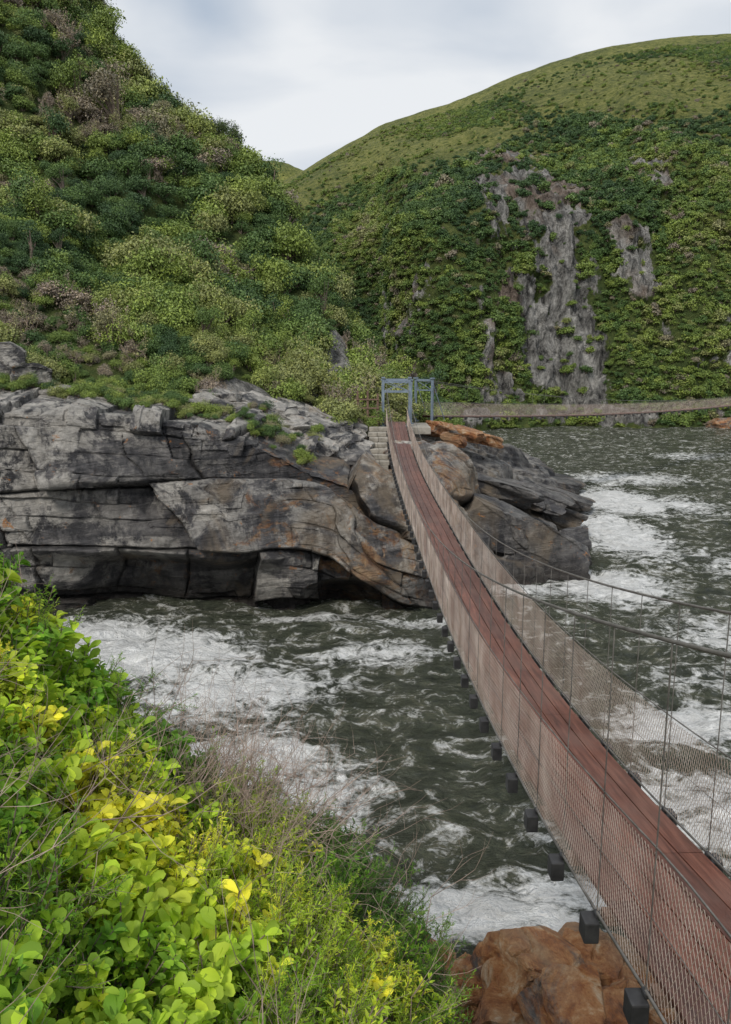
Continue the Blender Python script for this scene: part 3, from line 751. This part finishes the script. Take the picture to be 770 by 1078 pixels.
def build_bridge(name,cen,width,y0,y1,cable,step=1.1,boards=5,wr=.0026,ms=.062,nseg=4):
    root=empty(name)
    def fr(t):
        t=np.asarray(t,float);p=cen(t);q=cen(t+.01);d=q-p;d[...,2]=0;d/=np.linalg.norm(d,axis=-1,keepdims=True)
        s=np.stack([d[...,1],-d[...,0],0*d[...,0]],-1);return p,s
    parts=[];bv=[];bw=width/boards;r=np.random.default_rng(3)
    for b in range(boards):
        o0=-width/2+b*bw+.006;o1=o0+bw-.012
        t=y0+r.uniform(-2,0)
        while t<y1:
            te=min(t+4.4,y1);ts=np.linspace(max(t,y0)+.004,te-.004,10);t=te
            if ts[-1]<=ts[0]: continue
            p,s=fr(ts);dz=r.uniform(0,.005)
            ring=[]
            for (o,zz) in ((o0,-.045),(o1,-.045),(o1,-.004),(o1-.006,0),(o0+.006,0),(o0,-.004)):
                q=p+s*o;q[:,2]+=zz+dz;ring.append(q)
            V=np.stack(ring,1);k=6;nn_=len(ts);i=np.arange(nn_-1)[:,None]*k;j=np.arange(k);j2=(j+1)%k
            F=np.stack([i+j,i+j2,i+k+j2,i+k+j],2).reshape(-1,4)
            V=V.reshape(-1,3);parts.append((V,F));bv.append(np.full(len(V),r.random()))
    V,F=merge(parts);link(make_mesh('deck_boards',V,F,[DECK],False,{'board':np.concatenate(bv)}),root)
    T=np.arange(y0+.3,y1,step);p,s=fr(T);w=width/2
    bp=[];kp=[];hp0=[];hp1=[]
    for i in range(len(T)):
        rz=math.atan2(s[i,1],s[i,0])
        bp.append(box(p[i]+[0,0,-.10],(width+.10,.11,.10),rz))
        for sg in (-1,1):
            e=p[i]+s[i]*(w+.10)*sg
            kp.append(box(e+s[i]*.06*sg+[0,0,-.20],(.13,.17,.20),rz))
            kp.append(box(e+[0,0,-.075],(.05,.08,.05),rz))
            top=e.copy();top[2]=max(cable(T[i]),p[i,2]+1.06)
            hp0.append(e+[0,0,-.05]);hp1.append(top)
    V,F=merge(bp);link(make_mesh('cross_bearers',V,F,[TIMB]),root)
    V,F=merge(kp);bevelled(link(make_mesh('bearer_end_blocks',V,F,[BLACK]),root),.015)
    V,F=tubes(hp0,hp1,.006,.006,5);link(make_mesh('hangers',V,F,[CABLE]),root)
    ts=np.linspace(y0,y1,140);p,s=fr(ts);cp=[]
    for sg in (-1,1):
        q=p+s*(w+.10)*sg;a=q.copy();a[:,2]=np.maximum(cable(ts),p[:,2]+1.02);cp.append(polytube(a,.015,6))
        a=q.copy();a[:,2]=p[:,2]+1.05;cp.append(polytube(a,.008,5))
        a=q.copy();a[:,2]-=.06;cp.append(polytube(a,.014,5))
        a=q.copy();a[:,2]+=.52;cp.append(polytube(a,.004,4))
    V,F=merge(cp);link(make_mesh('cables',V,F,[CABLE],True),root)
    P0=[];P1=[]
    hgt=1.04;T=np.arange(y0,y1-.6,ms);hs=np.linspace(0,1,nseg+1)
    for sg in (-1,1):
        for dr in (0,1):
            pp=[]
            for h in hs:
                u0=T+.55*(h if dr==0 else 1-h)
                pa_,sa=fr(u0)
                A=pa_+sa*((w+.10)*sg+.045*np.sin(u0*2.1+sg)*math.sin(math.pi*h)*np.sin(u0*.63))[:,None];A[:,2]+=-.03+hgt*h
                pp.append(A)
            for a,b in zip(pp[:-1],pp[1:]): P0.append(a);P1.append(b)
    V,F=tubes(np.concatenate(P0),np.concatenate(P1),wr,wr,3);link(make_mesh('wire_mesh_sides',V,F,[WIRE]),root)
    return root
def dz_(y):
    u=np.abs(y-30)/25.5
    return H-5.95+1.75*np.where(u<1,u**3.3,1+3.3*(u-1)*.6)
def cen1(t): 
    t=np.asarray(t,float);return np.stack([2.73-.01*t,t,dz_(t)],-1)
def cab1(t): return H-4.95+3.4*((np.asarray(t)-30)/26)**2
b1=build_bridge('suspension_bridge',cen1,1.24,-1.,55.8,cab1)
A0=np.array([4.6,61.5]);B0=np.array([92,152.]);LL=np.linalg.norm(B0-A0)
def cen2(t):
    t=np.asarray(t,float);f=t/LL;zz=H+(-4.1+f*.2)-1.8*4*f*(1-f)
    return np.stack([A0[0]+(B0-A0)[0]*f,A0[1]+(B0-A0)[1]*f,zz],-1)
def cab2(t):
    f=np.asarray(t)/LL;return cen2(t)[...,2]+1.05+1.6*np.abs(2*f-1)**2.2
b2=build_bridge('suspension_bridge.001',cen2,1.1,0.,LL,cab2,step=2.0,boards=4,wr=.005,ms=.18,nseg=2)

def portal(root,name,c,w,h,rz=0,mat=STEEL,r=.06):
    c=np.array(c,float);ca,sa=math.cos(rz),math.sin(rz);ax=np.array([ca,sa,0]);ay=np.array([-sa,ca,0])
    parts=[]
    L0=c-ax*w/2;R0=c+ax*w/2;U=np.array([0,0,1.])
    def bar(a,b,r_=r): parts.append(tubes([a],[b],r_,r_,8))
    for sgn in (-1,1):
        b=c+ax*w/2*sgn;parts.append(box(b+U*h/2,(.15,.15,h),rz));
        bar(b+U*h*.95,b+ay*1.5+U*.1,.035)
        parts.append(box(b+U*.06,(.4,.4,.12),rz));parts.append(box(b+U*(h+.05),(.26,.3,.1),rz))
    parts.append(box(c+U*(h-.1),(w-.16,.10,.16),rz));parts.append(box(c+U*(h*.74),(w-.16,.08,.10),rz))
    bar(L0+U*(h*.74),R0+U*(h-.1),.022);bar(R0+U*(h*.74),L0+U*(h-.1),.022)
    V,F=merge(parts);return link(make_mesh(name,V,F,[mat]),root)
portal(b1,'far_tower',(2.18,56.2,dz_(55.8)-.4),1.85,3.4)
portal(b1,'far_tower_rear',(2.3,58.4,dz_(55.8)-.4),2.1,3.2)
portal(b1,'near_tower',(2.74,-1.2,dz_(-1.)-.3),1.6,4.6)
V,F=box((2.74,-2.2,near_z(np.array(2.7),np.array(-2.)).item()+.9),(3,2.6,3.0));link(make_mesh('near_abutment',V,F,[CONC]),b1)
portal(b2,'start_tower',(4.5,61.4,H-4.6),1.7,3.3,rz=-.8)
portal(b2,'end_tower',(92,152,H-4.6),1.7,3.4,rz=-.8)
ab=empty('bridge_abutment');parts=[];r=np.random.default_rng(12)
for yy in range(7):
    topn=6+yy
    for zz in range(topn):
        for xx in range(2):
            parts.append(box((.48+xx*.62+(zz%2)*.07,48.6+yy*.9+(zz%2)*.05,H-7.5+zz*.27),(.61,.885,.262),r.normal()*.015))
V,F=merge(parts);bevelled(link(make_mesh('stone_steps',V,F,[CONC]),ab),.03)
V,F=box((2.3,57.6,dz_(55.8)-.62),(4.6,4.2,.5));bevelled(link(make_mesh('landing_slab',V,F,[CONC]),ab),.03)
V,F=box((2.45,55.2,dz_(55.8)-1.7),(1.8,1.2,2.4));bevelled(link(make_mesh('landing_wall',V,F,[CONC]),ab),.03)
g_=empty('timber_gate');parts=[]
for x_,h_ in ((-.55,2.7),(.15,2.7),(.85,2.5)):
    parts.append(box((x_,55.6,H-4.7+h_/2),(.14,.14,h_)))
for zz in (.9,1.5,2.1): parts.append(box((.1,55.5,H-4.7+zz),(1.7,.05,.1)))
for zz in (.9,1.5): parts.append(box((-.62,56.8,H-4.7+zz),(.05,2.4,.1)))
V,F=merge(parts);bevelled(link(make_mesh('posts_and_rails',V,F,[TIMB]),g_),.01)

def tree(name,pos,hh,seed):
    e=empty(name);r=np.random.default_rng(seed);out=[]
    branches(r,(0,0,0),(.05,0,1),hh*.5,hh*.03,2,.6,3,out)
    V,F=seg_tubes(out,5);link(make_mesh('trunk_and_limbs',V+np.array(pos),F,[T_bark]),e)
    tips=np.array([o[1] for o in out]);tips=tips[tips[:,2]>hh*.4]
    n=3400;ix=r.integers(0,len(tips),n);c=tips[ix]+r.normal(size=(n,3))*hh*.055;nn_=r.normal(size=(n,3));nn_/=np.linalg.norm(nn_,axis=1,keepdims=True)
    V,F=leaf_quads(c,nn_,r.uniform(.04,.09,n)*hh/4,r)
    lm=leaf_mat(name+'_leaves',[(0,(.05,.085,.035)),(1,(.12,.17,.06))],inst=False,trans=0)
    link(make_mesh('crown',V+np.array(pos),F,[lm],False,{'lv':np.repeat(r.random(n),4)}),e)
def ridge_at(j): 
    col=PL[:,j];k=np.argmax((col[:,2]-H)/col[:,1]);return col[k]
for q,(tt,hh) in enumerate(((-.155,4.2),(-.19,3.2),(-.235,3.8),(-.29,4.2),(-.26,3.2),(-.12,2.8))):
    js=np.argmin(np.abs(PL[125,:,0]/PL[125,:,1]-tt));p=ridge_at(js);tree('tree' if q==0 else 'tree.%03d'%q,(p[0],p[1],p[2]-.3),hh,20+q)

# ---------------------------------------------------------------- world, sun, camera
w=bpy.data.worlds.new('World');scene.world=w;w.use_nodes=True;nt=w.node_tree;nt.nodes.clear()
out=nt.nodes.new('ShaderNodeOutputWorld');bg=nt.nodes.new('ShaderNodeBackground');bg.inputs[1].default_value=.1
sky=nt.nodes.new('ShaderNodeTexSky');sky.sky_type='NISHITA';sky.sun_disc=False
AZ=205;EL=46
sky.sun_elevation=math.radians(EL);sky.sun_rotation=math.radians(AZ)
tc=nt.nodes.new('ShaderNodeTexCoord');mp=nt.nodes.new('ShaderNodeMapping');mp.inputs['Scale'].default_value=(1.,1.,2.6)
nt.links.new(tc.outputs['Generated'],mp.inputs[0])
ns=nt.nodes.new('ShaderNodeTexNoise');ns.inputs['Scale'].default_value=2.4;ns.inputs['Detail'].default_value=5;ns.inputs['Roughness'].default_value=.45;ns.inputs['Distortion'].default_value=.4
nt.links.new(mp.outputs[0],ns.inputs['Vector'])
rp=nt.nodes.new('ShaderNodeValToRGB');e=rp.color_ramp.elements
e[0].position=.36;e[0].color=(4.6,5.4,6.5,1);e[1].position=.60;e[1].color=(8.8,9.0,9.2,1)
nt.links.new(ns.outputs['Fac'],rp.inputs[0])
mx=nt.nodes.new('ShaderNodeMix');mx.data_type='RGBA';mx.inputs[0].default_value=.92
nt.links.new(sky.outputs[0],mx.inputs[6]);nt.links.new(rp.outputs[0],mx.inputs[7]);nt.links.new(mx.outputs[2],bg.inputs[0]);nt.links.new(bg.outputs[0],out.inputs[0])
sl=bpy.data.lights.new('sun','SUN');sl.energy=2.2;sl.angle=math.radians(12);sl.color=(1,.95,.87)
so=bpy.data.objects.new('sun',sl);scene.collection.objects.link(so)
from mathutils import Vector
az=math.radians(AZ);el=math.radians(EL)
sd_=Vector((math.sin(az)*math.cos(el),math.cos(az)*math.cos(el),math.sin(el)))
so.rotation_euler=sd_.to_track_quat('Z','Y').to_euler()
cam=bpy.data.cameras.new('camera');co=bpy.data.objects.new('camera',cam);scene.collection.objects.link(co)
co.location=(0,0,H);co.rotation_euler=(math.radians(90-10.8),0,0)
cam.sensor_fit='VERTICAL';cam.sensor_height=24;cam.lens=18.48;cam.clip_start=.05;cam.clip_end=6000
scene.camera=co
